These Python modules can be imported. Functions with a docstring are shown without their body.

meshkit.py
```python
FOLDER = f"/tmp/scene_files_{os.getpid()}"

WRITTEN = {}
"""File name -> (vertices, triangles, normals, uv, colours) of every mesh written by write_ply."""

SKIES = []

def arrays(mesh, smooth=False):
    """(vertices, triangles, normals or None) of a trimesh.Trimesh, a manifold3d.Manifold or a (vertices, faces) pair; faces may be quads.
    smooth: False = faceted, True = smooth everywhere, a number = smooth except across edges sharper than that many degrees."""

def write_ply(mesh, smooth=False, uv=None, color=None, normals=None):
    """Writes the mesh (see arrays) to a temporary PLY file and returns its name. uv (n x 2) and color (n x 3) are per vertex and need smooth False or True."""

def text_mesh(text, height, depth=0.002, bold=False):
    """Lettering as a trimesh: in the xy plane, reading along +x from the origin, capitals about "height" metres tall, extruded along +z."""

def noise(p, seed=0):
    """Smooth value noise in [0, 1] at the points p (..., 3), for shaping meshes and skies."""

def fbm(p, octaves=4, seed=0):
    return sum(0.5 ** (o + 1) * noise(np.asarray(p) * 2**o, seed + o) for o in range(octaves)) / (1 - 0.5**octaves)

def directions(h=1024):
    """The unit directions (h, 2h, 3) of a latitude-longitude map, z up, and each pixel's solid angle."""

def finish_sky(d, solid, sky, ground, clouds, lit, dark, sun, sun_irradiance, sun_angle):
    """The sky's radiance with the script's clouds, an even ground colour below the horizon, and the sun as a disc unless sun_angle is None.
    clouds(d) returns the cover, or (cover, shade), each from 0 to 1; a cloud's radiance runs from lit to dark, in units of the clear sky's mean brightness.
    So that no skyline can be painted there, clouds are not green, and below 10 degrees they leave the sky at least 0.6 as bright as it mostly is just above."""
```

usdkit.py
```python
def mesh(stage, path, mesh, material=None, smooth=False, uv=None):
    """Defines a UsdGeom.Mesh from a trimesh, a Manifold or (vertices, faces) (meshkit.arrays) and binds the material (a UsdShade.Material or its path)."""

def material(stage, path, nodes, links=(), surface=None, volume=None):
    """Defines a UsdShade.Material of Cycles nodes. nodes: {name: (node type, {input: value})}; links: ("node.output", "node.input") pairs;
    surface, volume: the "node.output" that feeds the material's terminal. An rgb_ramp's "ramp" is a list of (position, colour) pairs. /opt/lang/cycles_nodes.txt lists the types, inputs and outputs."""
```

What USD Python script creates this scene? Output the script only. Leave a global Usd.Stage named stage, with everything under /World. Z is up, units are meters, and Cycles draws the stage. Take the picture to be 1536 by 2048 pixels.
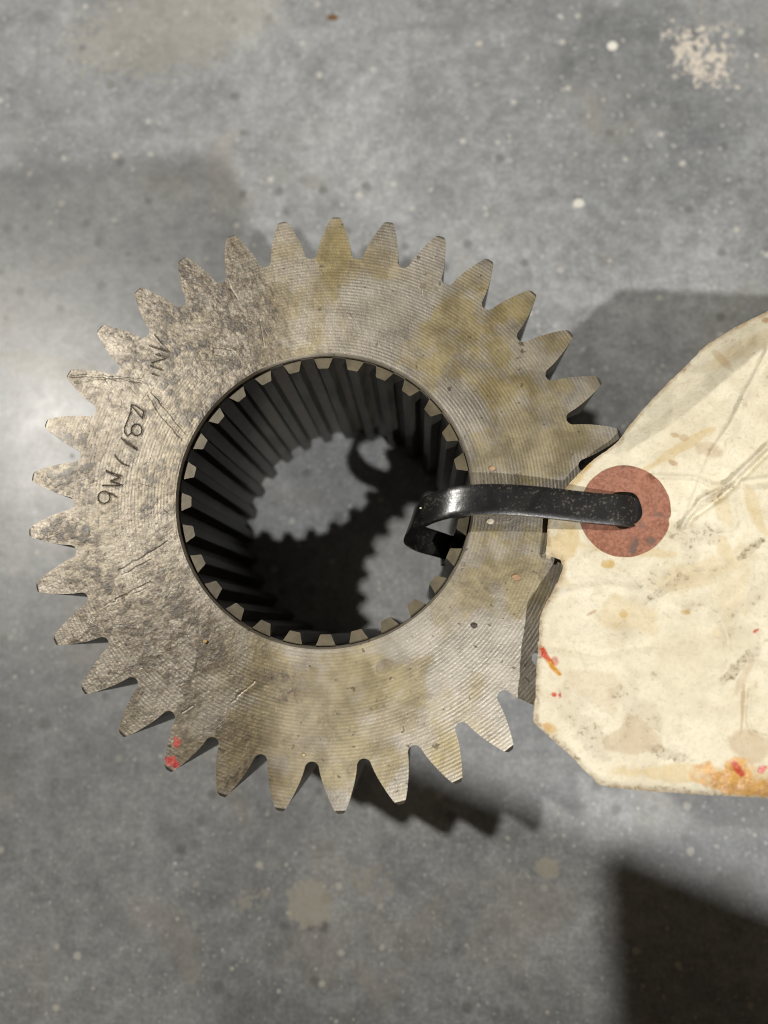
import math, numpy as np, trimesh, usdkit, meshkit
from pxr import Usd, UsdGeom, UsdLux, UsdShade, Sdf, Gf, Vt
from scipy.interpolate import RBFInterpolator
from scipy.spatial import Delaunay
import shapely
from shapely.geometry import Polygon, LineString, Point

stage = Usd.Stage.CreateInMemory()
UsdGeom.SetStageUpAxis(stage, 'Z'); UsdGeom.SetStageMetersPerUnit(stage, 1.0)
UsdGeom.Xform.Define(stage, '/World'); UsdGeom.Scope.Define(stage, '/World/Looks')
stage.SetDefaultPrim(stage.GetPrimAtPath('/World'))
rng = np.random.default_rng(7)

# ------------------------------------------------------------------ camera, light, exposure
CAM = np.array([0.022723, -0.032830, 0.258526])
FPX = 1496.94                                    # focal length in pixels of a 1536 wide picture
R = np.array([[0.99824535, 0.04117409, 0.04255477],
              [-0.03417889, 0.98752338, -0.15371847],
              [-0.04835305, 0.15199428, 0.98719791]])
H = 0.076169                                     # height of the gear's top face
APERTURE = 36.0
cam = UsdGeom.Camera.Define(stage, '/World/camera')
cam.CreateHorizontalApertureAttr(APERTURE); cam.CreateVerticalApertureAttr(48.0)
cam.CreateFocalLengthAttr(APERTURE * FPX / 1536)
cam.CreateFStopAttr(APERTURE * FPX / 1536 / 3.6)
cam.CreateFocusDistanceAttr(0.1850)
cam.CreateClippingRangeAttr((0.02, 50.0))
cam.CreateExposureAttr(0.32)
M4 = np.eye(4); M4[:3, :3] = R; M4[:3, 3] = CAM
cam.AddTransformOp().Set(Gf.Matrix4d(*M4.T.ravel().tolist()))

LAMP_W = np.array([-0.516, 0.296, 1.0]) * 2.0    # lamp out of view, up and to the left, lights gear and floor
LAMP_C = np.array([0.420, -0.710, 1.50])         # second lamp, out of view to the lower right, lights gear, tag and floor
for name, pos, inten, col, rad in (('unseen_lamp', LAMP_W, 2100.0, (1.0, 0.965, 0.90), 0.040),
                                   ('unseen_lamp_001', LAMP_C, 3950.0, (1.0, 0.99, 0.97), 0.022)):
    l = UsdLux.SphereLight.Define(stage, '/World/' + name)
    l.CreateRadiusAttr(rad); l.CreateIntensityAttr(inten); l.CreateColorAttr(Gf.Vec3f(*col))
    l.AddTranslateOp().Set(Gf.Vec3d(*pos.tolist()))
dome = UsdLux.DomeLight.Define(stage, '/World/room_light')   # the dim, even light of the workshop around
dome.CreateIntensityAttr(0.021); dome.CreateColorAttr(Gf.Vec3f(1.0, 0.87, 0.70))

# ------------------------------------------------------------------ helpers
def unp(px, py, z):
    """Points of the place seen at pixel (px, py) of the 1536 x 2048 photograph, at height z."""
    px, py, z = np.broadcast_arrays(np.asarray(px, float), np.asarray(py, float), np.asarray(z, float))
    d = np.stack([(px - 768) / FPX, -(py - 1024) / FPX, -np.ones_like(px)], -1) @ R.T
    return CAM + d * ((z - CAM[2]) / d[..., 2])[..., None]

def smooth(a, b, x):
    t = np.clip((x - a) / (b - a), 0, 1); return t * t * (3 - 2 * t)

def fbm(p, scale, oct=4, seed=0):
    p = np.asarray(p, float)
    if p.shape[-1] == 2: p = np.concatenate([p, np.zeros(p.shape[:-1] + (1,))], -1)
    return meshkit.fbm(p * scale + 37.3, oct, seed)

used = {}
def path_of(name, parent):
    base = (parent or '/World') + '/' + name
    n = used.get(base, 0); used[base] = n + 1
    return base if n == 0 else f'{base}_{n:03d}'

def tag(prim, label=None, cat=None, group=None, kind=None):
    for k, v in (('label', label), ('category', cat), ('group', group), ('kind', kind)):
        if v: prim.SetCustomDataByKey(k, v)
    return prim

def thing(name, label, cat, group=None, loc=(0, 0, 0)):
    p = path_of(name, None); x = UsdGeom.Xform.Define(stage, p)
    x.AddTranslateOp().Set(Gf.Vec3d(*map(float, loc)))
    tag(x.GetPrim(), label, cat, group); return p

def emit(name, parent, v, f, mat, n=None, prim=None):
    """One Mesh prim. prim: {primvar: per-vertex floats}."""
    p = path_of(name, parent)
    m = UsdGeom.Mesh.Define(stage, p)
    v = np.asarray(v, np.float32); f = np.asarray(f, np.int32)
    m.CreatePointsAttr(Vt.Vec3fArray.FromNumpy(v))
    m.CreateFaceVertexCountsAttr(Vt.IntArray.FromNumpy(np.full(len(f), 3, np.int32)))
    m.CreateFaceVertexIndicesAttr(Vt.IntArray.FromNumpy(f.ravel().copy()))
    m.CreateSubdivisionSchemeAttr('none')
    if n is not None:
        m.CreateNormalsAttr(Vt.Vec3fArray.FromNumpy(np.asarray(n, np.float32))); m.SetNormalsInterpolation('vertex')
    for k, a in (prim or {}).items():
        a = np.asarray(a, np.float32)
        a3 = np.repeat(a[:, None], 3, 1) if a.ndim == 1 else a
        UsdGeom.PrimvarsAPI(m).CreatePrimvar(k, Sdf.ValueTypeNames.Color3fArray, 'vertex').Set(Vt.Vec3fArray.FromNumpy(np.ascontiguousarray(a3)))
    UsdShade.MaterialBindingAPI.Apply(m.GetPrim()).Bind(mat)
    return m.GetPrim()

def vnormals(v, f):
    n = np.zeros_like(v); c = np.cross(v[f[:, 1]] - v[f[:, 0]], v[f[:, 2]] - v[f[:, 0]])
    for k in range(3): np.add.at(n, f[:, k], c)
    return n / np.maximum(np.linalg.norm(n, axis=1, keepdims=True), 1e-30)

def facet(v, f, n=None):
    """Split vertices so that each face is flat; returns v, f, n."""
    vv = v[f].reshape(-1, 3); c = np.cross(v[f[:, 1]] - v[f[:, 0]], v[f[:, 2]] - v[f[:, 0]])
    c /= np.maximum(np.linalg.norm(c, axis=1, keepdims=True), 1e-30)
    return vv, np.arange(len(vv)).reshape(-1, 3), np.repeat(c, 3, 0)

def join(parts):
    """parts: (v, f, n) -> one."""
    V, F, N, k = [], [], [], 0
    for v, f, n in parts:
        V.append(v); F.append(np.asarray(f) + k); N.append(n); k += len(v)
    return np.vstack(V), np.vstack(F), np.vstack(N)

class G:
    """Small builder of Cycles node graphs."""
    def __init__(s): s.n, s.l, s.k = {}, [], 0
    def add(s, kind, **inp):
        s.k += 1; name = f'n{s.k}'; vals = {}
        for k, v in inp.items():
            if isinstance(v, str) and '.' in v and v.split('.')[0] in s.n: s.l.append((v, f'{name}.{k}'))
            else: vals[k] = v
        s.n[name] = (kind, vals); return name
    def math(s, t, a, b=0.5, c=0.0, clamp=False): return s.add('math', math_type=t, value1=a, value2=b, value3=c, use_clamp=clamp) + '.value'
    def noise(s, vec, scale, detail=4, rough=.55, dist=0.0): return s.add('noise_texture', vector=vec, scale=scale, detail=float(detail), roughness=rough, distortion=dist) + '.fac'
    def ramp(s, fac, *stops): return s.add('rgb_ramp', fac=fac, ramp=[(p, c if np.ndim(c) else (c, c, c)) for p, c in stops]) + '.color'
    def rng(s, x, a, b, lo=0.0, hi=1.0): return s.add('map_range', range_type='smoothstep', value=x, from_min=a, from_max=b, to_min=lo, to_max=hi, clamp=True) + '.result'
    def mix(s, fac, a, b, t='mix'): return s.add('mix_color', blend_type=t, fac=fac, a=a, b=b, use_clamp=True) + '.result'
    def attr(s, name): return s.add('attribute', attribute=name) + '.fac'
    def pos(s): return s.add('geometry') + '.position'
    def scaled(s, vec, sc, rot=(0, 0, 0), loc=(0, 0, 0)): return s.add('mapping', vector=vec, scale=sc, rotation=rot, location=loc) + '.vector'
    def bump(s, h, dist, strength=1.0, normal=None):
        kw = dict(height=h, distance=dist, strength=strength)
        if normal: kw['normal'] = normal
        return s.add('bump', **kw) + '.normal'
    def build(s, name, surf): return usdkit.material(stage, '/World/Looks/' + name, s.n, s.l, surface=surf)

# ------------------------------------------------------------------ materials
def blob(g, vec2, x, y, rx, ry, ang, noise, amp):
    """Mask of one stain: an ellipse at (x, y) on the floor with a ragged outline."""
    m = g.add('mapping', mapping_type='texture', vector=vec2, location=(x, y, 0), rotation=(0, 0, ang), scale=(rx, ry, 1.0)) + '.vector'
    d = g.add('vector_math', math_type='length', vector1=m) + '.value'
    d = g.math('add', d, g.math('multiply', g.math('subtract', noise, 0.5), amp))
    return g.rng(d, 1.08, 0.82)

def concrete():
    g = G(); p = g.pos()
    big = g.noise(p, 9, 5, .55, .4); mid = g.noise(p, 48, 5, .6, .3); fine = g.noise(p, 190, 4, .62)
    grain = g.noise(p, 700, 3, .6)
    c = g.ramp(big, (.32, (.155, .160, .162)), (.5, (.232, .237, .238)), (.68, (.315, .319, .315)))
    c = g.mix(0.5, c, g.ramp(mid, (.28, .66), (.5, .98), (.72, 1.34)), 'multiply')
    c = g.mix(0.5, c, g.ramp(fine, (.3, .55), (.52, 1.0), (.74, 1.5)), 'multiply')
    c = g.mix(0.5, c, g.ramp(grain, (.3, .6), (.5, .97), (.7, 1.5)), 'multiply')
    tan = g.rng(g.noise(g.scaled(p, (1, 1, 1), loc=(.3, .7, 0)), 22, 5, .62, .5), .52, .72, 0, .40)
    c = g.mix(tan, c, (.275, .250, .205))
    # pale aggregate specks, sparse glitter dots painted as bright colour, and small dark pits
    for sc, thr, col, loc, amt in ((150, .15, (.46, .44, .39), (0, 0, 0), .75), (330, .17, (.44, .425, .385), (.1, .2, 0), .75), (560, .2, (.42, .41, .38), (.7, .2, 0), .6), (90, .08, (.50, .46, .38), (.5, .1, 0), .7), (64, .038, (.62, .60, .55), (.31, .77, 0), .8)):
        v = g.add('voronoi_texture', vector=g.scaled(p, (1, 1, 1), loc=loc), scale=float(sc), randomness=1.0)
        pick = g.rng(g.add('separate_color', color=v + '.color') + '.r', .74, .90)
        edge = g.math('add', v + '.distance', g.math('multiply', g.math('subtract', fine, .5), .35))
        c = g.mix(g.math('multiply', g.math('multiply', g.rng(edge, thr * 1.6, thr * .7), pick), amt), c, col)
    v = g.add('voronoi_texture', vector=g.scaled(p, (1, 1, 1), loc=(.37, .11, 0)), scale=120.0, randomness=1.0)
    pick = g.rng(g.add('separate_color', color=v + '.color') + '.g', .80, .86)
    c = g.mix(g.math('multiply', g.math('multiply', g.rng(v + '.distance', .3, .12), pick), .6), c, (.09, .088, .08))
    # stains with a place of their own
    rag = g.noise(p, 130, 5, .65, .5); ragb = g.noise(p, 330, 4, .62, .4)
    lacy = g.noise(p, 240, 4, .6, 1.2)
    for i, (px, py, rx, ry, a, col, k, nz, amp) in enumerate((
            (1400, 110, 15, 10.5, -.75, (.56, .50, .42), .9, ragb, 2.6),
            (1440, 60, 6, 4, .2, (.50, .45, .38), .5, ragb, 2.4),
            (618, 1808, 7.5, 8, .2, (.37, .345, .28), .62, ragb, 1.1),
            (505, 1800, 6.5, 3.6, .2, (.36, .33, .26), .5, ragb, 2.2),
            (750, 1765, 7, 6, 0, (.33, .30, .24), .4, rag, 2.2),
            (1095, 1735, 4, 3, 0, (.37, .34, .26), .6, ragb, 1.6),
            (665, 35, 2.3, 1.5, 0, (.12, .06, .02), .95, ragb, .8),
            (330, 60, 40, 20, .1, (.30, .275, .215), .35, ragb, 2.6),
            (110, 735, 26, 5, -.2, (.21, .18, .12), .45, rag, 1.5),
            (1225, 92, 2.0, 2.0, 0, (.68, .66, .58), .9, ragb, .5),
            (1158, 406, 2.0, 1.8, 0, (.62, .60, .52), .8, ragb, .5),
            (1460, 1775, 8, 5, .4, (.12, .12, .11), .5, ragb, 2.2))):
        lace = i in (0, 1, 3, 4)
        q = unp(px, py, 0.0)
        m = blob(g, p, float(q[0]), float(q[1]), rx * 1e-3, ry * 1e-3, a, nz, amp)
        if lace: m = g.math('multiply', m, g.rng(lacy, .47, .53))
        c = g.mix(g.math('multiply', m, k), c, col)
    for sc, rot, loc in ((26, .5, .13), (34, -.9, .41)):
        w = g.noise(g.scaled(p, (1.0, 14.0, 1.0), rot=(0, 0, rot), loc=(loc, loc * 2, 0)), float(sc), 3, .5, .4)
        c = g.mix(g.rng(w, .675, .72, 0, .16), c, (.40, .395, .38))
    rough = g.add('map_range', value=mid, from_min=.25, from_max=.75, to_min=.45, to_max=.55, clamp=True) + '.result'
    q = unp(20, 820, 0.0)                            # lower roughness on the left, strengthens the lamp sheen there
    rough = g.math('subtract', rough, g.math('multiply', g.rng(g.add('vector_math', math_type='distance', vector1=p, vector2=(float(q[0]), float(q[1]), 0.0)) + '.value', .19, .0), .15))
    # glassy grains in the sealer
    v = g.add('voronoi_texture', vector=p, scale=85.0, randomness=1.0)
    dot = g.math('multiply', g.rng(v + '.distance', .075, .045), g.rng(g.add('separate_color', color=v + '.color') + '.b', .70, .74))
    h = g.math('add', g.math('multiply', mid, .4), g.math('add', g.math('multiply', fine, .3), g.math('multiply', dot, 1.4)))
    nrm = g.bump(h, .0006, .32)
    b = g.add('principled_bsdf', base_color=c, roughness=rough, normal=nrm, specular_ior_level=.45)
    return g.build('concrete', b + '.BSDF')

def steel(name, inner=False):
    g = G(); p = g.pos()
    oil, grime, mark_dark, red = g.attr('oil'), g.attr('grime'), g.attr('mark_dark'), g.attr('red')
    xyz = g.add('separate_xyz', vector=p)
    flat = g.add('combine_xyz', x=xyz + '.x', y=xyz + '.y', z=0.0) + '.vector'
    rad = g.add('vector_math', math_type='length', vector1=flat) + '.value'
    fine = g.noise(p, 900, 4, .6); mid = g.noise(p, 160, 5, .6, .4); big = g.noise(p, 40, 4, .55)
    wob = g.math('multiply', g.math('subtract', big, .5), .00025)
    ph = g.math('multiply', g.math('add', rad, wob), 2 * math.pi / .00084)
    ring = g.math('multiply_add', g.math('sine', ph), .5, .5)
    ring2 = g.noise(g.add('combine_xyz', x=g.math('multiply', rad, 1.0), y=0.0, z=0.0) + '.vector', 2400, 2, .6)
    c = g.ramp(big, (.3, (.222, .198, .160)), (.7, (.335, .305, .258)))
    c = g.mix(.55, c, g.ramp(mid, (.3, .72), (.7, 1.25)), 'multiply')
    c = g.mix(g.math('multiply', .5, g.rng(g.noise(g.scaled(p, (1, 1, 1), loc=(.2, .1, 0)), 70, 4, .6), .32, .66, .25, 1.0)), c, g.ramp(ring, (.0, .74), (.6, 1.02), (1.0, 1.16)), 'multiply')
    oc = g.mix(g.rng(mid, .35, .65), (.150, .110, .028), (.255, .198, .068))
    oc = g.mix(.35, oc, g.ramp(ring, (.0, .7), (1.0, 1.2)), 'multiply')
    c = g.mix(g.math('multiply', oil, .92), c, oc)
    gc = g.mix(g.rng(fine, .35, .65), (.034, .022, .010), (.165, .118, .066))
    c = g.mix(g.math('multiply', grime, .9), c, gc)
    c = g.mix(mark_dark, c, (.02, .018, .016))
    c = g.mix(red, c, g.mix(g.rng(fine, .4, .6), (.46, .025, .02), (.58, .10, .08)))
    speck = g.rng(g.noise(p, 520, 3, .55), .655, .72)
    c = g.mix(g.math('multiply', speck, .75), c, (.06, .045, .03))
    dirty = g.math('maximum', g.math('maximum', grime, mark_dark), red)
    metal = g.math('subtract', .77, g.math('add', g.math('multiply', dirty, .72), g.math('multiply', oil, .35)), clamp=True)
    rough = g.math('add', .46, g.math('multiply', g.math('subtract', mid, .5), .25))
    rough = g.math('subtract', rough, g.math('multiply', grime, .04))
    fade = g.rng(g.noise(g.scaled(p, (1, 1, 1), loc=(.2, .1, 0)), 70, 4, .6), .32, .66, .25, 1.0)
    keep = g.math('subtract', 1.0, g.math('multiply', g.math('maximum', dirty, g.math('multiply', oil, .25)), .85))
    h = g.math('multiply', g.math('add', g.math('multiply', ring, fade), g.math('multiply', ring2, .9)), keep)
    n1 = g.bump(h, .000026, 1.0)
    n2 = g.bump(g.math('add', fine, g.math('multiply', mid, .3)), .00014, .6, n1)
    n3 = g.bump(g.math('multiply', g.math('add', g.noise(p, 1400, 3, .6), g.noise(p, 600, 3, .65, .6)), grime), .00010, .8, n2)
    b = g.add('principled_bsdf', base_color=c, metallic=metal, roughness=rough, normal=n3, coat_weight=g.math('multiply', oil, .25), coat_roughness=.25)
    return g.build(name, b + '.BSDF')

def oily_steel(name, c0, c1, metallic, rough):
    g = G(); p = g.pos()
    mid = g.noise(g.scaled(p, (1, 1, .25)), 260, 5, .6); fine = g.noise(p, 800, 3, .6)
    c = g.mix(g.rng(mid, .3, .7), c0, c1)
    c = g.mix(g.math('multiply', g.rng(fine, .62, .74), .6), c, (.05, .04, .025))
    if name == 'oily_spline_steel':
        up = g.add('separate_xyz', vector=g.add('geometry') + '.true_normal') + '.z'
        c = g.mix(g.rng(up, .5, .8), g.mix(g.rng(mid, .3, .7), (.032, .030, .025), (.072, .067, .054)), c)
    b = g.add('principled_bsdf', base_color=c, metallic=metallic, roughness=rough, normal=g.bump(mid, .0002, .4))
    return g.build(name, b + '.BSDF')

def card():
    g = G(); p = g.pos()
    a = {k: g.attr(k) for k in ('yellow', 'brown', 'dirt', 'orange', 'red', 'torn')}
    big = g.noise(p, 60, 4, .55, .3); fine = g.noise(p, 900, 5, .68, .3); mid = g.noise(p, 260, 5, .65, .5)
    fib = g.noise(g.scaled(p, (1, .35, 1), rot=(0, 0, .6)), 2200, 3, .6, .8)
    c = g.mix(g.rng(big, .3, .7), (.585, .525, .385), (.675, .625, .485))
    c = g.mix(g.rng(mid, .52, .72, 0, .35), c, (.50, .42, .28))
    c = g.mix(.8, c, g.ramp(fine, (.28, .80), (.5, 1.0), (.72, 1.10)), 'multiply')
    c = g.mix(g.rng(g.noise(g.scaled(p, (1, 1, 1), loc=(.05, .02, 0)), 420, 5, .7, .8), .56, .74, 0, .5), c, (.42, .345, .21))
    c = g.mix(a['torn'], c, (.70, .67, .60))
    c = g.mix(g.math('multiply', a['yellow'], .75), c, (.47, .31, .075))
    c = g.mix(g.math('multiply', a['brown'], .8), c, (.34, .205, .085))
    d = g.math('multiply', g.rng(g.math('add', fine, g.math('multiply', mid, .35)), .74, .84), g.math('add', .3, a['dirt']))
    c = g.mix(g.math('multiply', d, .8, 0, True), c, (.20, .155, .09))
    c = g.mix(g.math('multiply', a['dirt'], g.rng(fine, .36, .62, .15, .85)), c, (.24, .175, .10))
    c = g.mix(a['orange'], c, g.mix(g.rng(fine, .4, .6), (.40, .175, .015), (.56, .285, .04)))
    c = g.mix(a['red'], c, g.mix(g.rng(fine, .4, .6), (.36, .022, .012), (.50, .09, .04)))
    n = g.bump(g.math('add', g.math('multiply', fib, .5), g.math('add', fine, mid)), .00014, .7)
    wet = g.math('maximum', a['orange'], a['red'])
    b = g.add('principled_bsdf', base_color=c, roughness=g.math('subtract', .62, g.math('multiply', wet, .3)), normal=n, specular_ior_level=.4, diffuse_roughness=.3)
    return g.build('manila_card', b + '.BSDF')

def red_fibre():
    g = G(); p = g.pos()
    f = g.noise(p, 1300, 4, .65, .3); m = g.noise(p, 180, 4, .6); dk = g.noise(g.scaled(p, (1, 1, 1), loc=(.013, .005, 0)), 150, 4, .65, .4)
    c = g.mix(g.rng(f, .3, .7), (.185, .070, .040), (.325, .140, .086))
    c = g.mix(g.rng(m, .5, .75, 0, .5), c, (.38, .165, .10))
    c = g.mix(g.attr('ink'), c, (.085, .07, .06))
    c = g.mix(g.math('multiply', g.rng(dk, .62, .70), .55), c, (.10, .06, .05))
    b = g.add('principled_bsdf', base_color=c, roughness=.62, normal=g.bump(f, .00015, .7), specular_ior_level=.35)
    return g.build('red_fibre', b + '.BSDF')

def black_nylon():
    g = G(); p = g.pos()
    f = g.noise(p, 1500, 3, .6); m = g.noise(p, 240, 4, .6, .3)
    dust = g.math('multiply', g.rng(g.math('add', f, g.math('multiply', m, .45)), .82, .92), g.math('add', .25, g.attr('dust')), 0, True)
    c = g.mix(g.rng(m, .3, .7), (.004, .004, .0045), (.010, .0095, .009))
    c = g.mix(g.math('multiply', g.attr('dust'), .07), c, (.12, .11, .095))
    c = g.mix(g.math('multiply', dust, .7), c, (.15, .135, .105))
    r = g.math('add', .13, g.math('multiply', m, .14)); r = g.math('add', r, g.math('multiply', g.attr('dust'), .3))
    b = g.add('principled_bsdf', base_color=c, roughness=r, normal=g.bump(g.math('add', m, g.math('multiply', f, .25)), .00016, .5))
    return g.build('black_nylon', b + '.BSDF')

def plain(name, col, rough=.6, metallic=0.0, scale=400., var=.35):
    g = G(); f = g.noise(g.pos(), scale, 4, .6)
    c = g.mix(g.rng(f, .3, .7), tuple(x * (1 - var) for x in col), tuple(min(1, x * (1 + var)) for x in col))
    b = g.add('principled_bsdf', base_color=c, roughness=rough, metallic=metallic, normal=g.bump(f, .0002, .4))
    return g.build(name, b + '.BSDF')

M_FLOOR = concrete(); M_STEEL = steel('steel')
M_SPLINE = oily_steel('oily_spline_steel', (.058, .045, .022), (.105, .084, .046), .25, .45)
M_FLANK = oily_steel('flank_steel', (.16, .15, .13), (.30, .285, .26), .75, .40)
M_CARD = card(); M_RED = red_fibre(); M_TIE = black_nylon()

# ------------------------------------------------------------------ floor
S = 1.6
floor = emit('floor', None, [(-S, -S, 0), (S, -S, 0), (S, S, 0), (-S, S, 0)], [(0, 1, 2), (0, 2, 3)], M_FLOOR)
tag(floor, 'grey stained polished concrete floor under the gear', 'floor', kind='structure')

# ------------------------------------------------------------------ gear: what lies on its top face, as masks over (x, y)
NT, PH0 = 33, -0.9694379
NS, PS0 = 28, 1.557152
RB, RECESS = 0.03677, 0.0014                     # bore and the step down to the splines
RROOT, RTIP = 0.06335, 0.0754

def px_to_top(pts): return unp(np.array(pts, float)[:, 0], np.array(pts, float)[:, 1], H)[:, :2]

def poly_mask(xy, pts, soft, warp=0.0, seed=3):
    pg = Polygon(px_to_top(pts)).buffer(0)
    b = pg.bounds; m = soft + 1.1 * warp; out = np.zeros(len(xy))
    near = (xy[:, 0] > b[0] - m) & (xy[:, 0] < b[2] + m) & (xy[:, 1] > b[1] - m) & (xy[:, 1] < b[3] + m)
    if not near.any(): return out
    w = xy[near]
    if warp:
        w = w + warp * np.stack([fbm(w, 140, 4, seed) - .5, fbm(w, 140, 4, seed + 9) - .5], 1) * 2
    g = shapely.points(w); d = shapely.distance(pg, g) - shapely.distance(pg.exterior, g) * shapely.contains(pg, g)
    out[near] = smooth(soft, -soft, d); return out

OIL = [([(795, 700), (838, 655), (905, 570), (960, 560), (985, 520), (1000, 600), (1070, 585), (1050, 660), (1075, 700), (1140, 780), (1075, 790), (1010, 815), (985, 845), (960, 790), (905, 760), (855, 745), (790, 715)], .92),
       ([(925, 835), (1000, 800), (1110, 780), (1150, 850), (1150, 900), (1085, 965), (1040, 970), (950, 960), (935, 880)], .72),
       ([(640, 690), (668, 640), (672, 590), (640, 560), (640, 500), (665, 440), (690, 460), (705, 520), (690, 590), (690, 650), (720, 690)], .95),
       ([(595, 560), (640, 545), (645, 620), (615, 640), (590, 600)], .8),
       ([(945, 1050), (1095, 1030), (1100, 1180), (1060, 1270), (960, 1230), (900, 1260), (905, 1190), (940, 1130)], .78),
       ([(520, 1300), (640, 1310), (760, 1300), (870, 1310), (850, 1400), (810, 1520), (760, 1570), (680, 1580), (560, 1590), (480, 1560), (420, 1500), (470, 1400)], .78),
       ([(860, 1180), (930, 1120), (950, 1240), (880, 1290)], .5),
       ([(1060, 640), (1140, 660), (1130, 720), (1080, 740)], .8),
       ([(1170, 860), (1230, 870), (1190, 920), (1150, 910)], .5),
       ([(720, 600), (800, 590), (830, 640), (760, 650)], .4),
       ([(330, 1470), (440, 1510), (560, 1530), (560, 1610), (440, 1590), (340, 1530)], .6)]
CLEAN = [([(640, 700), (650, 620), (700, 560), (790, 560), (840, 640), (780, 700)], .7), ([(880, 760), (955, 790), (985, 850), (940, 870), (890, 800)], .8),
         ([(700, 1470), (780, 1400), (880, 1420), (800, 1500)], .35), ([(980, 1250), (1070, 1240), (1060, 1420), (1020, 1500), (960, 1400)], .9),
         ([(560, 440), (600, 520), (590, 690), (620, 690), (625, 560)], .6), ([(1010, 1035), (1050, 1040), (1040, 1080), (1010, 1080)], .8)]
GRIME = [([(360, 520), (430, 560), (450, 470), (520, 520), (590, 690), (470, 790), (380, 870), (300, 760), (330, 680), (275, 590)], .62),
         ([(200, 660), (330, 690), (340, 780), (240, 720)], .75), ([(100, 840), (190, 860), (180, 910), (120, 890)], .6),
         ([(70, 950), (190, 930), (200, 1010), (110, 990)], .95), ([(65, 1060), (180, 1030), (210, 1090), (90, 1090)], .8),
         ([(80, 1170), (180, 1120), (230, 1160), (170, 1190)], .7), ([(110, 1280), (190, 1220), (240, 1260), (160, 1290)], .75),
         ([(170, 1385), (240, 1320), (290, 1340), (260, 1375)], .75), ([(280, 580), (340, 610), (330, 690), (280, 640)], .85),
         ([(160, 1140), (260, 1180), (330, 1130), (420, 1200), (460, 1330), (380, 1400), (260, 1330), (200, 1250)], .62),
         ([(230, 1000), (340, 1010), (350, 1120), (250, 1140), (200, 1060)], .5), ([(440, 1580), (500, 1480), (520, 1530), (470, 1590)], .6),
         ([(540, 1340), (620, 1340), (610, 1400), (545, 1400)], .55), ([(860, 580), (960, 640), (1000, 680), (930, 650)], .28),
         ([(380, 840), (470, 760), (500, 790), (400, 890)], .8), ([(230, 860), (190, 940), (150, 900)], .4),
         ([(355, 515), (400, 545), (400, 610), (355, 570)], .85), ([(450, 475), (500, 520), (500, 600), (440, 540)], .55)]
# scratches, gouges and the stamped number, as strokes in the photograph's pixels: (points, half-width mm, dark, depth mm)
def arc(cx, cy, rx, ry, a0, a1, rot=0, n=22):
    a = np.radians(np.linspace(a0, a1, n)); x, y = rx * np.cos(a), ry * np.sin(a); c, s = math.cos(rot), math.sin(rot)
    return [(cx + c * u - s * v, cy + s * u + c * v) for u, v in zip(x, y)]
STAMP = [arc(208.5, 995, 12, 12, 0, 360), [(219, 987), (226, 989), (233, 994)],                                                  # 9
         [(213, 941), (240, 956), (222, 962), (245, 971), (206, 971)], [(214, 944), (243, 952)],                                # W
         [(230, 910), (236, 919), (247, 928), (258, 932)]  ,                                           # faint arc
         [(243, 876), (254, 887), (273, 898)], [(250, 880), (275, 900)],                                                       # 1
         arc(274, 860, 10.5, 11.5, 0, 360), [(264, 866), (255, 872), (250, 865), (250, 855), (256, 840), (261, 827)],           # 6
         [(264, 810), (273, 812), (288, 823), (285, 837), (264, 812)], [(263, 811), (262, 826)],                               # 4
         [(300, 692), (337, 704)], [(334, 715), (312, 709), (333, 717), (304, 726)], [(302, 732), (326, 741)], [(305, 748), (318, 752)], [(310, 670), (325, 688)]]
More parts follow.
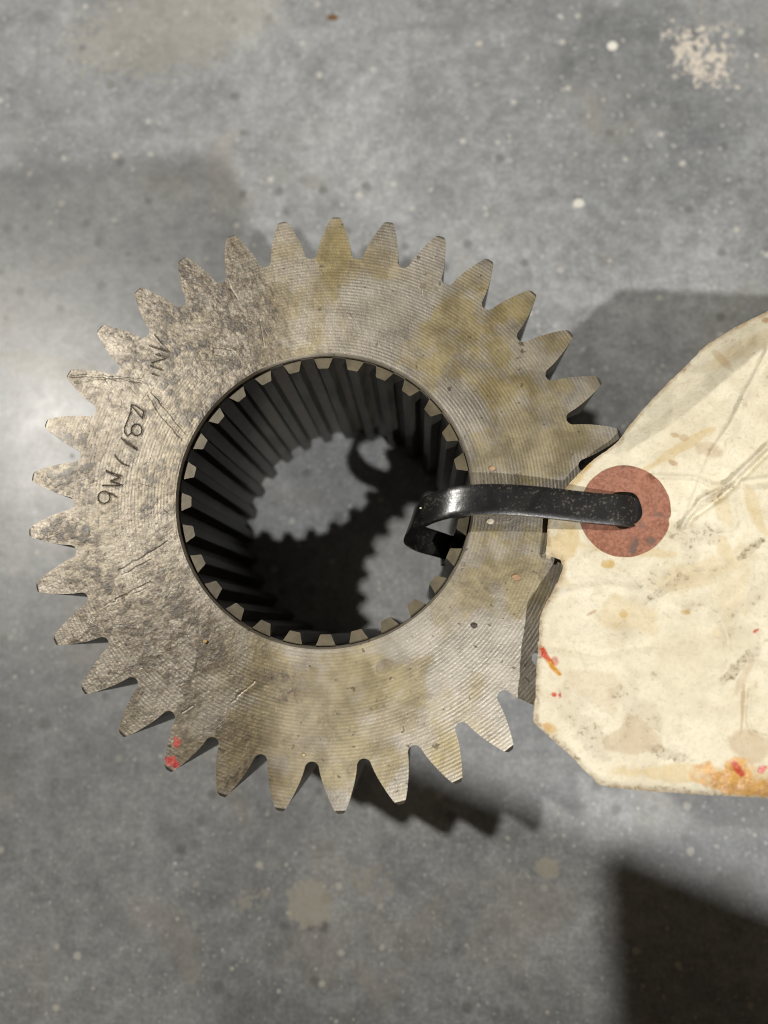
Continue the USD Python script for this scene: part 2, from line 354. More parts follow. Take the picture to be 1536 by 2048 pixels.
SCRATCH = [([(297, 790), (320, 825), (345, 855), (366, 880)], .35, .8, .10), ([(305, 785), (335, 820), (372, 868)], .28, .7, .08), ([(288, 752), (300, 775), (285, 800)], .2, .8, .05),
           ([(140, 752), (200, 752), (290, 762), (305, 768)], .32, .5, .10), ([(150, 765), (210, 757), (290, 766)], .2, .4, .06),
           ([(240, 1140), (290, 1112), (335, 1085)], .3, -.5, .10), ([(245, 1150), (300, 1120)], .2, .6, .08), ([(232, 1200), (300, 1165)], .3, -.5, .12), ([(210, 1212), (290, 1178)], .2, .5, .06),
           ([(455, 1412), (508, 1362)], .25, -.8, .06), ([(365, 1425), (385, 1412)], .2, -.6, .05), ([(400, 1505), (415, 1480)], .2, .5, .05),
           ([(455, 560), (475, 600)], .2, -.6, .05), ([(520, 640), (528, 690)], .15, -.7, .05), ([(870, 640), (890, 632)], .12, -.7, .03), ([(1030, 715), (1065, 708)], .12, -.8, .03),
           ([(985, 700), (1010, 695)], .12, -.7, .03), ([(640, 455), (700, 470)], .15, .5, .04), ([(400, 690), (470, 700), (500, 690)], .18, .5, .05), ([(395, 705), (460, 712)], .18, .5, .05), ([(400, 720), (455, 722)], .15, .5, .05)]
r2 = np.random.default_rng(11)
for _ in range(150):                              # light handling scratches
    a, rr = r2.uniform(0, 2 * np.pi), r2.uniform(310, 560); x, y = 652 + rr * np.cos(a), 1010 + rr * np.sin(a)
    L, d = r2.uniform(6, 34), r2.uniform(0, np.pi)
    SCRATCH.append(([(x, y), (x + L * np.cos(d), y + L * np.sin(d))], r2.uniform(.05, .09), r2.choice([-.8, -.7, .5]), .02))

def wobble(pts, k):
    ln = LineString(pts); n = max(3, int(ln.length / 5)); t = np.linspace(0, ln.length, n)
    p = np.array([ln.interpolate(x).coords[0] for x in t]); w = fbm(np.column_stack([t, 0 * t + 31.7 * k]), .09, 3, 5) - .5
    d = (p[-1] - p[0]) / max(np.linalg.norm(p[-1] - p[0]), 1e-9); return p + np.outer(w, [-d[1], d[0]]) * min(9.0, ln.length * .12)
SCRATCH = [(wobble(p, i), h, d, z) for i, (p, h, d, z) in enumerate(SCRATCH)]

def stroke_field(xy, pts, hw):
    ln = LineString(px_to_top(pts)); b = ln.buffer(hw * 2.2)
    k = (xy[:, 0] > b.bounds[0]) & (xy[:, 0] < b.bounds[2]) & (xy[:, 1] > b.bounds[1]) & (xy[:, 1] < b.bounds[3])
    out = np.zeros(len(xy))
    if k.any(): out[k] = smooth(hw * 1.5, hw * .4, shapely.distance(ln, shapely.points(xy[k])))
    return out

def surface(xy):
    """Height offset of the top face and its masks at the points xy."""
    n1, n2, n3 = fbm(xy, 60, 5, 1), fbm(xy, 210, 5, 2), fbm(xy, 620, 4, 5)
    oil = np.zeros(len(xy)); grime = np.zeros(len(xy))
    for i, (pts, k) in enumerate(OIL):
        m = poly_mask(xy, pts, .0013, .0052, 40 + i); rim = np.exp(-((m - .45) / .22) ** 2)
        oil = np.maximum(oil, k * (m * (.62 + .75 * (n1 - .35)) + .28 * rim * smooth(.4, .6, n2)))
    oil = np.maximum(oil, .62 * smooth(.42, .60, n1) * (.35 + .65 * smooth(-.05, .02, xy[:, 0])))
    for pts, k in CLEAN: oil *= 1 - k * poly_mask(xy, pts, .0008, .0016, 21)
    oil *= np.clip(.35 + 1.3 * smooth(.33, .55, n2) * (.55 + .9 * (n3 - .25)), 0, 1.15)
    oil = np.clip(oil, 0, 1)
    for pts, k in GRIME: grime = np.maximum(grime, k * poly_mask(xy, pts, .0022, .003, 33))
    left = smooth(.03, -.05, xy[:, 0])
    base = np.maximum(np.minimum(1, 1.3 * grime), .52 * left)
    n4 = fbm(xy, 1500, 3, 6)
    g = base * (.56 + .46 * smooth(.40, .58, n2) * (.3 + 1.2 * smooth(.44, .58, n3)) + 1.5 * (n4 - .5) + .7 * (n3 - .5))
    g = np.clip(g + .25 * smooth(.62, .72, n2) * smooth(.52, .62, n3), 0, .95)
    lump = base * (.000012 * n3 + .000016 * n4 + .00002 * smooth(.46, .49, n2))
    z = lump; mark_dark = np.zeros(len(xy)); bright = np.zeros(len(xy))
    for s in STAMP:
        m = stroke_field(xy, s, .00011); z = z - .00022 * m + .00006 * stroke_field(xy, s, .00030); mark_dark = np.maximum(mark_dark, np.clip(.38 * m * (.15 + 1.3 * n3 + 1.1 * (n2 - .5)), 0, .8))
    for pts, hw, dark, dep in SCRATCH:
        m = stroke_field(xy, pts, hw * 1e-3) * np.clip(.1 + 1.7 * (n3 - .2) + 1.2 * (n2 - .5), 0, 1); z = z - dep * 1e-3 * m
        if dark > 0: g = np.maximum(g, dark * m)
        else: bright = np.maximum(bright, -dark * m)
    g = np.clip(g * (1 - bright), 0, 1); oil = np.clip(oil * (1 - bright), 0, 1)
    red = np.zeros(len(xy))
    for (px, py, rx) in ((345, 1524, 11), (335, 1518, 5), (356, 1486, 7), (352, 1478, 4)):
        c = px_to_top([(px, py)])[0]; d = np.linalg.norm(xy - c, axis=1) / (rx * 1.22e-4) + (n3 - .5) * 3.0
        red = np.maximum(red, smooth(1.15, .85, d))
    for (px, py, rx, k) in ((948, 1252, 6, .95), (845, 574, 9, .6), (905, 600, 12, .5), (870, 580, 7, .6), (675, 574, 6, .6), (1090, 1150, 20, .45), (975, 1168, 22, .4), (770, 1335, 16, .45), (580, 1365, 36, .45), (1095, 1105, 16, .4), (985, 655, 9, .5), (925, 1130, 7, .4)):
        c = px_to_top([(px, py)])[0]; d = np.linalg.norm(xy - c, axis=1) / (rx * 1.22e-4) + (n2 - .5) * 2.2 + (n3 - .5) * 1.2
        g = np.maximum(g, k * smooth(1.1, .7, d))
    return z, dict(oil=oil, grime=g, mark_dark=mark_dark, red=red)

STEP, FINE = .00024, .00009
STROKES = shapely.union_all([LineString(px_to_top(p)).buffer(.00034) for p in STAMP] + [LineString(px_to_top(p)).buffer(h * 1.6e-3 + .0001) for p, h, _, _ in SCRATCH])
def cap_mesh(poly, rings, step=STEP):
    """A fine sheet over poly (holes allowed) whose outline points are given in rings."""
    x0, y0, x1, y1 = poly.bounds
    gx, gy = np.meshgrid(np.arange(x0, x1, step), np.arange(y0, y1, step))
    pts = np.stack([gx.ravel(), gy.ravel()], 1) + rng.uniform(-.25, .25, (gx.size, 2)) * step
    if step < .001:
        fx, fy = np.meshgrid(np.arange(x0, x1, FINE), np.arange(y0, y1, FINE))
        near = STROKES.intersection(poly)
        shapely.prepare(near); fp = np.stack([fx.ravel(), fy.ravel()], 1)
        fp = fp[shapely.contains_xy(near, fp[:, 0], fp[:, 1])] + 0.0
        shapely.prepare(near); pts = np.vstack([pts[~shapely.contains_xy(near, pts[:, 0], pts[:, 1])], fp + rng.uniform(-.2, .2, fp.shape) * FINE])
    inner = poly.buffer(-step * .55)
    shapely.prepare(inner); pts = pts[shapely.contains_xy(inner, pts[:, 0], pts[:, 1])]
    edge = np.vstack(rings); P = np.vstack([edge, pts])
    t = Delaunay(P).simplices
    shapely.prepare(poly); c = P[t].mean(1); t = t[shapely.contains_xy(poly, c[:, 0], c[:, 1])]
    a = P[t]; area = (a[:, 1, 0] - a[:, 0, 0]) * (a[:, 2, 1] - a[:, 0, 1]) - (a[:, 1, 1] - a[:, 0, 1]) * (a[:, 2, 0] - a[:, 0, 0])
    t = t[np.abs(area) > 1e-13]; area = area[np.abs(area) > 1e-13]
    t[area < 0] = t[area < 0][:, ::-1]
    return P, t

def wall(loop_a, loop_b, closed=True):
    """Band between two loops of the same length (b below a, loops counterclockwise seen from above for an outward band)."""
    n = len(loop_a); v = np.vstack([loop_a, loop_b]); i = np.arange(n if closed else n - 1); j = (i + 1) % n
    return v, np.vstack([np.stack([i, i + n, j + n], 1), np.stack([i, j + n, j], 1)])

gear = thing('spur_gear', 'worn grey steel spur gear with splined bore standing on the concrete', 'gear')

# --- tooth outline in polar form: half width (m) over radius
PR = np.array([63.35, 63.37, 63.45, 63.65, 64.0, 64.5, 65.1, 66.5, 68.2, 69.9, 71.5, 73.0, 74.5, 75.4]) * 1e-3
HALF_ROOT = math.pi * RROOT / NT
PW = np.array([HALF_ROOT * 1e3 - .01, 5.77, 5.47, 5.10, 4.76, 4.54, 4.46, 4.22, 3.78, 3.22, 2.65, 2.03, 1.32, 0.66]) * 1e-3
def half(r): return np.interp(r, PR, PW)
RCH = .07448                                     # top face of a tooth ends here, the chamfer falls outward
TZ = H
def side_r(rmax): return np.concatenate([PR[:6], np.arange(.0650, rmax - 2e-4, .0005), [rmax]])
NARC = 14
def tooth_loop(ang, rmax, width_add=0.0):
    """Counterclockwise outline of one tooth, from the root arc out to rmax."""
    rs = side_r(RCH)[:-1]; rs = np.append(rs, rmax)
    hw = half(np.minimum(rs, RTIP)) + width_add
    hw[0] = HALF_ROOT
    th = hw / rs
    right = [(r, -t) for r, t in zip(rs, th)]; left = [(r, t) for r, t in zip(rs[::-1], th[::-1])]
    tip = [(rmax, t) for t in np.linspace(-th[-1], th[-1], 7)[1:-1]]
    root = [(RROOT, t) for t in np.linspace(th[0], -th[0], NARC)[1:-1]]
    pr = np.array(right + tip + left + root)
    return np.stack([pr[:, 0] * np.cos(ang + pr[:, 1]), pr[:, 0] * np.sin(ang + pr[:, 1])], 1)

CH_DROP = .0011
for k in range(NT):
    ang = PH0 - k * 2 * math.pi / NT
    top, out = tooth_loop(ang, RCH), tooth_loop(ang, RTIP)
    poly = Polygon(top); P, t = cap_mesh(poly, [top])
    z, masks = surface(P); edge = len(top)
    v = np.column_stack([P, TZ + z])
    capn = vnormals(v, t)
    # chamfer at the tip, flanks down to the floor
    ring0 = v[:edge]
    rr = np.linalg.norm(out, axis=1); drop = np.where(rr > RCH - 1e-6, CH_DROP * (rr - RCH) / (RTIP - RCH), 0)
    side_top = np.column_stack([out, np.minimum(ring0[:, 2], TZ - drop)])
    same = np.linalg.norm(top - out, axis=1) < 1e-7
    side_top[same] = ring0[same]
    bottom = np.column_stack([out, np.full(edge, 0.0006)])
    tipi = np.where(~same)[0]; a, b = tipi[0] , tipi[-1]
    ch_v, ch_f = wall(ring0[a - 1:b + 2], side_top[a - 1:b + 2], closed=False)
    w_v, w_f = wall(side_top, bottom)
    bot_f = np.array([(edge - 1 - i, edge - 2 - i, 0) for i in range(edge - 2)])
    parts = [(v, t, capn), facet(ch_v, ch_f), (w_v, w_f, np.vstack([vnormals(w_v, w_f)])), facet(bottom, Delaunay(out).simplices[:, ::-1])]
    V, F, N = join(parts)
    # film of old oil; dark reflection put into the colour of flanks and chamfer
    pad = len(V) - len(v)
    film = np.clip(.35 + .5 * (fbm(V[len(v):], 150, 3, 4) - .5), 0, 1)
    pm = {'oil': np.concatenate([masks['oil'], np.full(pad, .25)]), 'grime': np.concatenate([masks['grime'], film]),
          'mark_dark': np.concatenate([masks['mark_dark'], np.full(pad, .78)]), 'red': np.concatenate([masks['red'], np.zeros(pad)])}
    pr = emit('tooth', gear, V, F, M_STEEL, N, pm)
    if k == 11: tag(pr, 'gear tooth with two dabs of red paint')

# --- body ring
na = NT * (2 * (NARC - 1)) // 2
ang0 = PH0 + np.linspace(0, 2 * np.pi, NT * (NARC - 1), endpoint=False) - math.pi / NT
outer = np.stack([RROOT * np.cos(ang0), RROOT * np.sin(ang0)], 1)
ai = np.linspace(0, 2 * np.pi, 720, endpoint=False)
RIN = .03735
inner = np.stack([RIN * np.cos(ai), RIN * np.sin(ai)], 1)
P, t = cap_mesh(Polygon(outer, [inner]), [outer, inner])
z, masks = surface(P)
rad = np.linalg.norm(P, axis=1); z *= smooth(RIN, RIN + .0006, rad)
v = np.column_stack([P, TZ + z]); capn = vnormals(v, t)
n_o, n_i = len(outer), len(inner)
o_top = v[:n_o]; o_bot = np.column_stack([outer, np.full(n_o, .0006)])
def circ(r, zz): return np.column_stack([r * np.cos(ai), r * np.sin(ai), np.full(len(ai), zz)])
i0 = v[n_o:n_o + n_i]; i1 = circ(RB, TZ - .00045); RV = .03658
parts = [(v, t, capn)]
for a, b in ((i1, i0), (circ(RB, TZ - RECESS), i1), (circ(RV, TZ - RECESS), circ(RB, TZ - RECESS)), (circ(RV, .002), circ(RV, TZ - RECESS)), (circ(RB, .0), circ(RV, .002))):
    wv, wf = wall(a, b); parts.append((wv, wf, vnormals(wv, wf)))
wv, wf = wall(o_top, o_bot); parts.append((wv, wf, vnormals(wv, wf)))
Pb, tb = np.vstack([circ(RB, 0), ]), None
rb = np.vstack([np.column_stack([.0630 * np.cos(ai), .0630 * np.sin(ai), np.zeros(len(ai))])]); wv, wf = wall(rb, circ(RB, 0)); wf = wf[:, ::-1]; parts.append(facet(wv, wf))
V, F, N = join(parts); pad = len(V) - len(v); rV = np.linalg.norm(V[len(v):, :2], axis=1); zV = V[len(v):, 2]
deep = np.where((rV < .03665) & (zV < TZ - .0013), .75, .12)  # bore wall below the step set darker than the face
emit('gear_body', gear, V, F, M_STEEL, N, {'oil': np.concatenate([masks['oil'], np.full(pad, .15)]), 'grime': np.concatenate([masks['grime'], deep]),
                                      'mark_dark': np.concatenate([masks['mark_dark'], np.where(deep > .5, .72, 0)]), 'red': np.concatenate([masks['red'], np.zeros(pad)])})

# --- spline teeth inside the bore
RS = .03376
for j in range(NS):
    a = PS0 - j * 2 * math.pi / NS
    prof = [(RV + .0004, -2.42e-3), (RV - .0002, -2.38e-3), (.0352, -1.85e-3), (RS + .00025, -1.40e-3), (RS, -1.15e-3), (RS, 0), (RS, 1.15e-3), (RS + .00025, 1.40e-3), (.0352, 1.85e-3), (RV - .0002, 2.38e-3), (RV + .0004, 2.42e-3)]
    xy = np.array([(r * math.cos(a + w / r), r * math.sin(a + w / r)) for r, w in prof])
    if Polygon(xy).exterior.is_ccw is False: xy = xy[::-1]
    m = trimesh.creation.extrude_polygon(Polygon(xy), H - RECESS - .002, engine='earcut'); m.apply_translation((0, 0, .002))
    vv, ff, nn = facet(np.array(m.vertices), np.array(m.faces))
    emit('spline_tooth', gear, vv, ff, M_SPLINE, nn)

# ------------------------------------------------------------------ shipping tag (a curled card held by the tie)
ctrl = np.array([(1094, 1050, 78.6), (1092, 1116, 79.5), (1101, 1190, 82), (1078, 1284, 83.8), (1066, 1441, 84.6), (1195, 1580, 83.2), (1384, 1587, 83.0), (1536, 1596, 84.2), (1245, 1020, 80.5), (1154, 949, 79.0), (1195, 912, 78.9),
                 (1237, 883, 78.2), (1307, 795, 73.2), (1417, 685, 68.5), (1536, 623, 75.0), (1562, 601, 75.5), (1270, 900, 80.6), (1345, 840, 80.3), (1450, 755, 79.2), (1536, 700, 81.5), (1400, 1200, 84.5), (1536, 1000, 86.0), (1536, 860, 84), (1300, 1330, 86.2), (1450, 1330, 86.4), (1300, 1480, 84.2),
                 (1150, 1300, 84.8), (1470, 1480, 84.0), (1800, 1000, 88), (1800, 1600, 86), (1800, 1300, 88), (1800, 620, 79), (2600, 650, 80), (2600, 1660, 86), (2600, 1000, 90), (1420, 930, 82.6)], float)
zf = RBFInterpolator(ctrl[:, :2], ctrl[:, 2], kernel='thin_plate_spline', smoothing=3.0)
CREASE = [([(1536, 700), (1500, 770), (1460, 850), (1424, 902)], 9, .5), ([(1536, 890), (1447, 975), (1400, 1000), (1362, 1056)], 9, .8), ([(1536, 905), (1450, 990), (1380, 1040)], 8, -.6),
          ([(1307, 952), (1390, 955), (1424, 972), (1536, 955)], 8, .5), ([(1536, 690), (1450, 760), (1345, 850), (1260, 900)], 30, .85), ([(1424, 902), (1400, 960), (1365, 1050)], 8, .3),
          ([(1500, 1380), (1495, 1440), (1503, 1465), (1536, 1475)], 6, .35), ([(1110, 1190), (1200, 1170), (1280, 1180)], 14, .3), ([(1085, 1290), (1200, 1310), (1300, 1290)], 16, -.25)]
def tag_z(q):
    z = zf(q)
    for pts, w, h in CREASE:
        d = shapely.distance(LineString(pts), shapely.points(q)); z = z + 1.7 * h * np.maximum(0, 1 - d / w) ** 1.2
    n = fbm(q, 1 / 70., 4, 8) - .5; m = fbm(q, 1 / 24., 3, 12) - .5
    ridge = (1 - np.abs(2 * fbm(q, 1 / 120., 3, 17) - 1)) ** 3
    return (z + 1.3 * n + .42 * m + 1.7 * ridge * smooth(1150, 1350, q[:, 0] - .35 * (q[:, 1] - 1000))) * 1e-3

outl = [(2600, 650), (1562, 601), (1536, 622), (1470, 655), (1424, 683), (1416, 687), (1402, 700), (1377, 727), (1340, 762), (1307, 796), (1280, 826), (1258, 852), (1237, 882), (1216, 899), (1195, 913), (1175, 930), (1154, 950), (1129, 978), (1108, 1010),
        (1096, 1038), (1095, 1068), (1092, 1095), (1093, 1117), (1099, 1118), (1103, 1112), (1112, 1116), (1121, 1119), (1126, 1131), (1124, 1142), (1117, 1160), (1101, 1190), (1090, 1210), (1081, 1229), (1079, 1252), (1078, 1283), (1075, 1284), (1077, 1292), (1073, 1340),
        (1071, 1395), (1068, 1420), (1066, 1440), (1070, 1448), (1082, 1458), (1101, 1476), (1140, 1510), (1165, 1536), (1188, 1559), (1195, 1568), (1206, 1571), (1216, 1574), (1279, 1581), (1384, 1588), (1470, 1593), (1536, 1597), (2600, 1660)]
ln = LineString(outl + [outl[0]]); s = np.arange(0, ln.length, 2.4)
op = np.array([ln.interpolate(x).coords[0] for x in s])
jit = (fbm(np.column_stack([s, 0 * s]), .12, 3, 2) - .5) * 3.4 + (fbm(np.column_stack([s, 0 * s + 9]), .35, 2, 3) - .5) * 1.6
tang = np.roll(op, -1, 0) - np.roll(op, 1, 0); tang /= np.linalg.norm(tang, axis=1, keepdims=True)
op = op + np.column_stack([-tang[:, 1], tang[:, 0]]) * jit[:, None]
HC = (1247.0, 1020.0)
hole = np.array([(HC[0] + 39 * math.cos(a), HC[1] + 39 * math.sin(a)) for a in np.linspace(0, 2 * np.pi, 90, endpoint=False)])
outer_poly = Polygon(op).buffer(0)
Pt, tt = cap_mesh(Polygon(op, [hole]).buffer(0), [op, hole], 3.0)
tz = tag_z(Pt)
q = unp(Pt[:, 0], Pt[:, 1], tz)
nt = vnormals(q, tt)
if nt[:, 2].mean() < 0: tt = tt[:, ::-1]; nt = -nt
TH = .00042
low = q - nt * TH
n_out, n_h = len(op), len(hole)
def band(idx, flip):
    i = np.arange(len(idx)); j = (i + 1) % len(idx); n = len(idx)
    vv = np.vstack([q[idx], low[idx]]); ff = np.vstack([np.stack([i, i + n, j + n], 1), np.stack([i, j + n, j], 1)])
    return vv, (ff[:, ::-1] if flip else ff)
V, F, N = join([(q, tt, nt), (low, tt[:, ::-1], -nt), facet(*band(np.arange(n_out), False)), facet(*band(np.arange(n_out, n_out + n_h), True))])

def px_mask(xy, pts, soft, warp=0., seed=5):
    pg = Polygon(pts).buffer(0)
    w = xy + (warp * 2 * np.stack([fbm(xy, 1 / 22., 5, seed) - .5, fbm(xy, 1 / 22., 5, seed + 3) - .5], 1) if warp else 0)
    gg = shapely.points(w); d = shapely.distance(pg, gg) - shapely.distance(pg.exterior, gg) * shapely.contains(pg, gg)
    return smooth(soft, -soft, d)
def px_spot(xy, x, y, rx, ry, a, n, amp):
    c, s_ = math.cos(a), math.sin(a); d = xy - (x, y)
    e = np.hypot((c * d[:, 0] + s_ * d[:, 1]) / rx, (-s_ * d[:, 0] + c * d[:, 1]) / ry) + (n - .5) * amp
    return smooth(1.15, .8, e)
X = Pt; nA, nB, nC = fbm(X, 1 / 40., 5, 1), fbm(X, 1 / 12., 4, 2), fbm(X, 1 / 110., 4, 6)
yellow = np.zeros(len(X)); brown = yellow.copy(); dirt = yellow.copy(); orange = yellow.copy(); red = yellow.copy(); torn = yellow.copy()
for (x, y, rx, ry, a, k) in ((1120, 1090, 34, 44, .3, .6), (1140, 960, 60, 14, -.75, .7), (1172, 935, 12, 7, -.6, 1), (1215, 1128, 13, 9, 0, .9), (1380, 1150, 90, 26, -.2, .3), (1250, 1230, 60, 40, 0, .35), (1470, 1170, 30, 90, .2, .25), (1110, 1150, 30, 30, 0, .4),
                            (1480, 700, 70, 18, -.5, .35), (1345, 905, 90, 10, -.55, .5), (1440, 1000, 16, 50, -.3, .35), (1510, 1020, 12, 50, -.4, .45), (1100, 1455, 16, 10, .6, .8), (1400, 1550, 160, 18, .05, .5), (1450, 1100, 14, 40, -.4, .4), (1247, 1228, 8, 9, 0, .9), (1372, 1224, 13, 7, .1, 1.), (1250, 1100, 90, 12, .1, .4)):
    yellow = np.maximum(yellow, k * px_spot(X, x, y, rx, ry, a, nA, 1.9) * (.5 + nB))
for (x, y, rx, ry, a, k) in ((1420, 900, 26, 14, .3, .45), (1445, 720, 30, 9, .8, .45), (1350, 870, 9, 5, .3, .7), (1346, 926, 11, 6, .4, .8), (1185, 1225, 12, 3, -.5, .8), (1490, 1350, 7, 50, .5, .35), (1368, 876, 9, 7, 0, .5), (1200, 1380, 60, 34, .2, .28), (1495, 1490, 40, 30, .3, .5), (1485, 1420, 4, 44, .05, .7), (1400, 1210, 6, 3, 0, .6), (1532, 640, 10, 6, 0, .9)):
    brown = np.maximum(brown, k * px_spot(X, x, y, rx, ry, a, nA, 1.6))
brown = np.maximum(brown, .42 * px_mask(X, [(1255, 1425), (1285, 1440), (1325, 1475), (1325, 1500), (1290, 1505), (1270, 1512), (1210, 1500), (1205, 1480), (1240, 1455)], 3, 7))
dist_edge = shapely.distance(LineString(list(op) + [tuple(op[0])]), shapely.points(X))
dirt = 1.0 * smooth(15, 1, dist_edge + (nB - .5) * 16) * smooth(850, 1250, X[:, 1])
brown = np.maximum(brown, .8 * smooth(9, 0, dist_edge + (nB - .5) * 12) * smooth(.35, .6, nA))
dirt = np.maximum(dirt, .45 * smooth(9, 1, dist_edge + (nB - .5) * 8))
dirt = np.maximum(dirt, .5 * smooth(.50, .66, nA) * smooth(.42, .6, nC) * .8)
for (x, y, rx, ry, a, k) in ((1345, 1170, 60, 12, -.5, .6), (1480, 1330, 60, 10, -.75, .8), (1500, 1100, 30, 8, -.7, .9), (1180, 1470, 60, 26, .7, .45), (1330, 1505, 50, 12, .3, .6), (1380, 1075, 22, 26, .3, .5), (1440, 985, 50, 6, -.65, .7), (1320, 1578, 40, 6, .05, .9), (1208, 1576, 16, 6, 0, .9), (1290, 1578, 14, 8, 0, .8)):
    dirt = np.maximum(dirt, k * px_spot(X, x, y, rx, ry, a, nB, 1.7))
orange = np.maximum(px_mask(X, [(1084, 1305), (1093, 1305), (1110, 1328), (1125, 1350), (1118, 1352), (1100, 1335)], 1.6, 3),
        np.maximum(.85 * px_mask(X, [(1375, 1545), (1385, 1530), (1420, 1524), (1430, 1545), (1450, 1540), (1448, 1525), (1470, 1514), (1500, 1517), (1512, 1535), (1545, 1560), (1545, 1592), (1450, 1588), (1380, 1560)], 3, 6) * smooth(.30, .46, nA + .22 * (nB - .5)),
                   .5 * px_spot(X, 1095, 1455, 12, 7, .6, nB, 1.5)))
red = np.maximum.reduce([px_mask(X, [(1080, 1296), (1088, 1292), (1097, 1310), (1104, 1322), (1097, 1322), (1083, 1312)], 1.5, 3), px_mask(X, [(1462, 1525), (1470, 1520), (1490, 1548), (1482, 1556), (1470, 1545)], 1.5, 4) * .9,
    px_spot(X, 1108, 1389, 5.5, 5, 0, nB, 1.2), px_spot(X, 1120, 1390, 3, 5.5, 0, nB, 1.0), px_spot(X, 1510, 1262, 3, 4, .5, nB, 1.), px_spot(X, 1515, 1260, 2, 3.5, .5, nB, 1.), px_spot(X, 1522, 1540, 7, 6, 0, nB, 1.6), px_spot(X, 1530, 1535, 6, 5, 0, nB, 1.6), .6 * px_spot(X, 1110, 1322, 7, 9, -.6, nB, 2.2)])
torn = np.maximum(px_mask(X, [(1088, 1095), (1098, 1100), (1108, 1112), (1118, 1122), (1098, 1124), (1088, 1122)], 3, 3), .6 * px_mask(X, [(1100, 1196), (1125, 1140), (1150, 1150), (1130, 1190)], 6, 8) * smooth(.45, .6, nB))
def rep(a): return np.concatenate([a, a, np.full(len(V) - 2 * len(q), .0)])
edge_dirt = rep(dirt); edge_dirt[2 * len(q):] = .7
tagp = thing('shipping_tag', 'curled cream card shipping tag stained with oil, tied to the gear', 'tag')
emit('card', tagp, V, F, M_CARD, N, dict(yellow=rep(yellow), brown=rep(brown), dirt=edge_dirt, orange=rep(orange), red=rep(red), torn=rep(torn)))

# red reinforcing patch round the hole
PC = (1250.0, 1023.0)
aa = np.linspace(0, 2 * np.pi, 160, endpoint=False)
ro = 91.5 + (fbm(np.column_stack([np.cos(aa), np.sin(aa)]), 5, 3, 4) - .5) * 3.0
dent = np.exp(-((aa - .18) / .06) ** 2) * 3.5; ro = ro - dent
pout = np.column_stack([PC[0] + ro * np.cos(aa), PC[1] + ro * np.sin(aa)])
ph_ = np.array([(HC[0] + (37.5 + 1.2 * math.sin(5 * a)) * math.cos(a), HC[1] + (37.5 + 1.2 * math.sin(5 * a)) * math.sin(a)) for a in np.linspace(0, 2 * np.pi, 90, endpoint=False)])
Pp, tp = cap_mesh(Polygon(pout, [ph_]), [pout, ph_], 3.0)
qp = unp(Pp[:, 0], Pp[:, 1], tag_z(Pp)); npn = vnormals(qp, tp)
if npn[:, 2].mean() < 0: tp = tp[:, ::-1]; npn = -npn
qt = qp + npn * .00022; ql = qp + npn * .00003
n1_, n2_ = len(pout), len(ph_)
def band2(idx):
    i = np.arange(len(idx)); j = (i + 1) % len(idx); n = len(idx)
    return np.vstack([qt[idx], ql[idx]]), np.vstack([np.stack([i, i + n, j + n], 1), np.stack([i, j + n, j], 1)])
Vp, Fp, Np = join([(qt, tp, npn), facet(*band2(np.arange(n1_))), facet(*band2(np.arange(n1_, n1_ + n2_)))])
nP = fbm(Pp, 1 / 12., 4, 2)
ink = np.maximum.reduce([.75 * px_spot(Pp, 1270, 1090, 7, 20, .25, nP, 1.9), .6 * px_spot(Pp, 1302, 1082, 12, 8, .2, nP, 2.2), .5 * px_spot(Pp, 1318, 1030, 14, 5, .3, nP, 2.0), .35 * px_spot(Pp, 1280, 1048, 8, 8, 0, nP, 2)])
emit('hole_patch', tagp, Vp, Fp, M_RED, Np, {'ink': np.concatenate([ink, np.zeros(len(Vp) - len(qp))])})

# ------------------------------------------------------------------ zip tie
def spline(pts, n):
    from scipy.interpolate import CubicSpline
    pts = np.asarray(pts, float); d = np.concatenate([[0], np.cumsum(np.linalg.norm(np.diff(pts[:, :3], axis=0), axis=1) ** .5)])
    return CubicSpline(d, pts)(np.linspace(0, d[-1], n))
# centre line: pixel, height in mm; then the strap's width direction
way = [(1296, 1030, 70.0), (1283, 1028, 76.0), (1272, 1026, 80.0), (1250, 1022, 82.6), (1200, 1018, 83.6), (1120, 1009, 84.6), (1040, 1001, 85.2), (970, 999, 85.2), (910, 1004, 84.2), (866, 1016, 81.8), (836, 1034, 77.8), (823, 1054, 72.5), (828, 1070, 67.5), (850, 1081, 63.5), (884, 1091, 61.0), (900, 1100, 56), (897, 1108, 46), (890, 1112, 34), (888, 1116, 22)]
c3 = np.array([unp(x, y, z * 1e-3) for x, y, z in way])
cl = spline(c3, 150)
tg = np.gradient(cl, axis=0); tg /= np.linalg.norm(tg, axis=1, keepdims=True)
u = np.linspace(0, 1, len(cl))
wdir = np.tile(np.array([0.03, 1.0, 0.0]), (len(cl), 1))
tilt = np.interp(u, [0, .25, .55, .72, .85, 1], [0, 0, .08, .30, .25, .1])
wdir[:, 2] = tilt; wdir[:, 0] = np.interp(u, [0, .25, .45, .58, .70, .80, 1], [.03, .03, .25, .42, .32, .12, .03])
wdir -= tg * (wdir * tg).sum(1, keepdims=True); wdir /= np.linalg.norm(wdir, axis=1, keepdims=True)
nd = np.cross(tg, wdir); nd *= np.where(nd[:1, 2] < 0, 1, 1)
W2, T2 = np.interp(u, [0, .05, .075, .095, .115, .135, .6, .75, 1], [.0016, .0019, .0025, .0031, .0035, .0037, .00355, .0033, .0033]), .00075
sec = [(-1, -.5), (-.97, -1), (-.6, -1), (0, -1), (.6, -1), (.97, -1), (1, -.5), (1, .5), (.97, 1), (.72, 1.), (.62, .86), (0, .86), (-.62, .86), (-.72, 1.), (-.97, 1), (-1, .5)]
sv = np.array([[cl[i] + wdir[i] * W2[i] * a + nd[i] * T2 * b for a, b in sec] for i in range(len(cl))])
if (np.cross(tg[40], wdir[40])[2]) < 0: pass
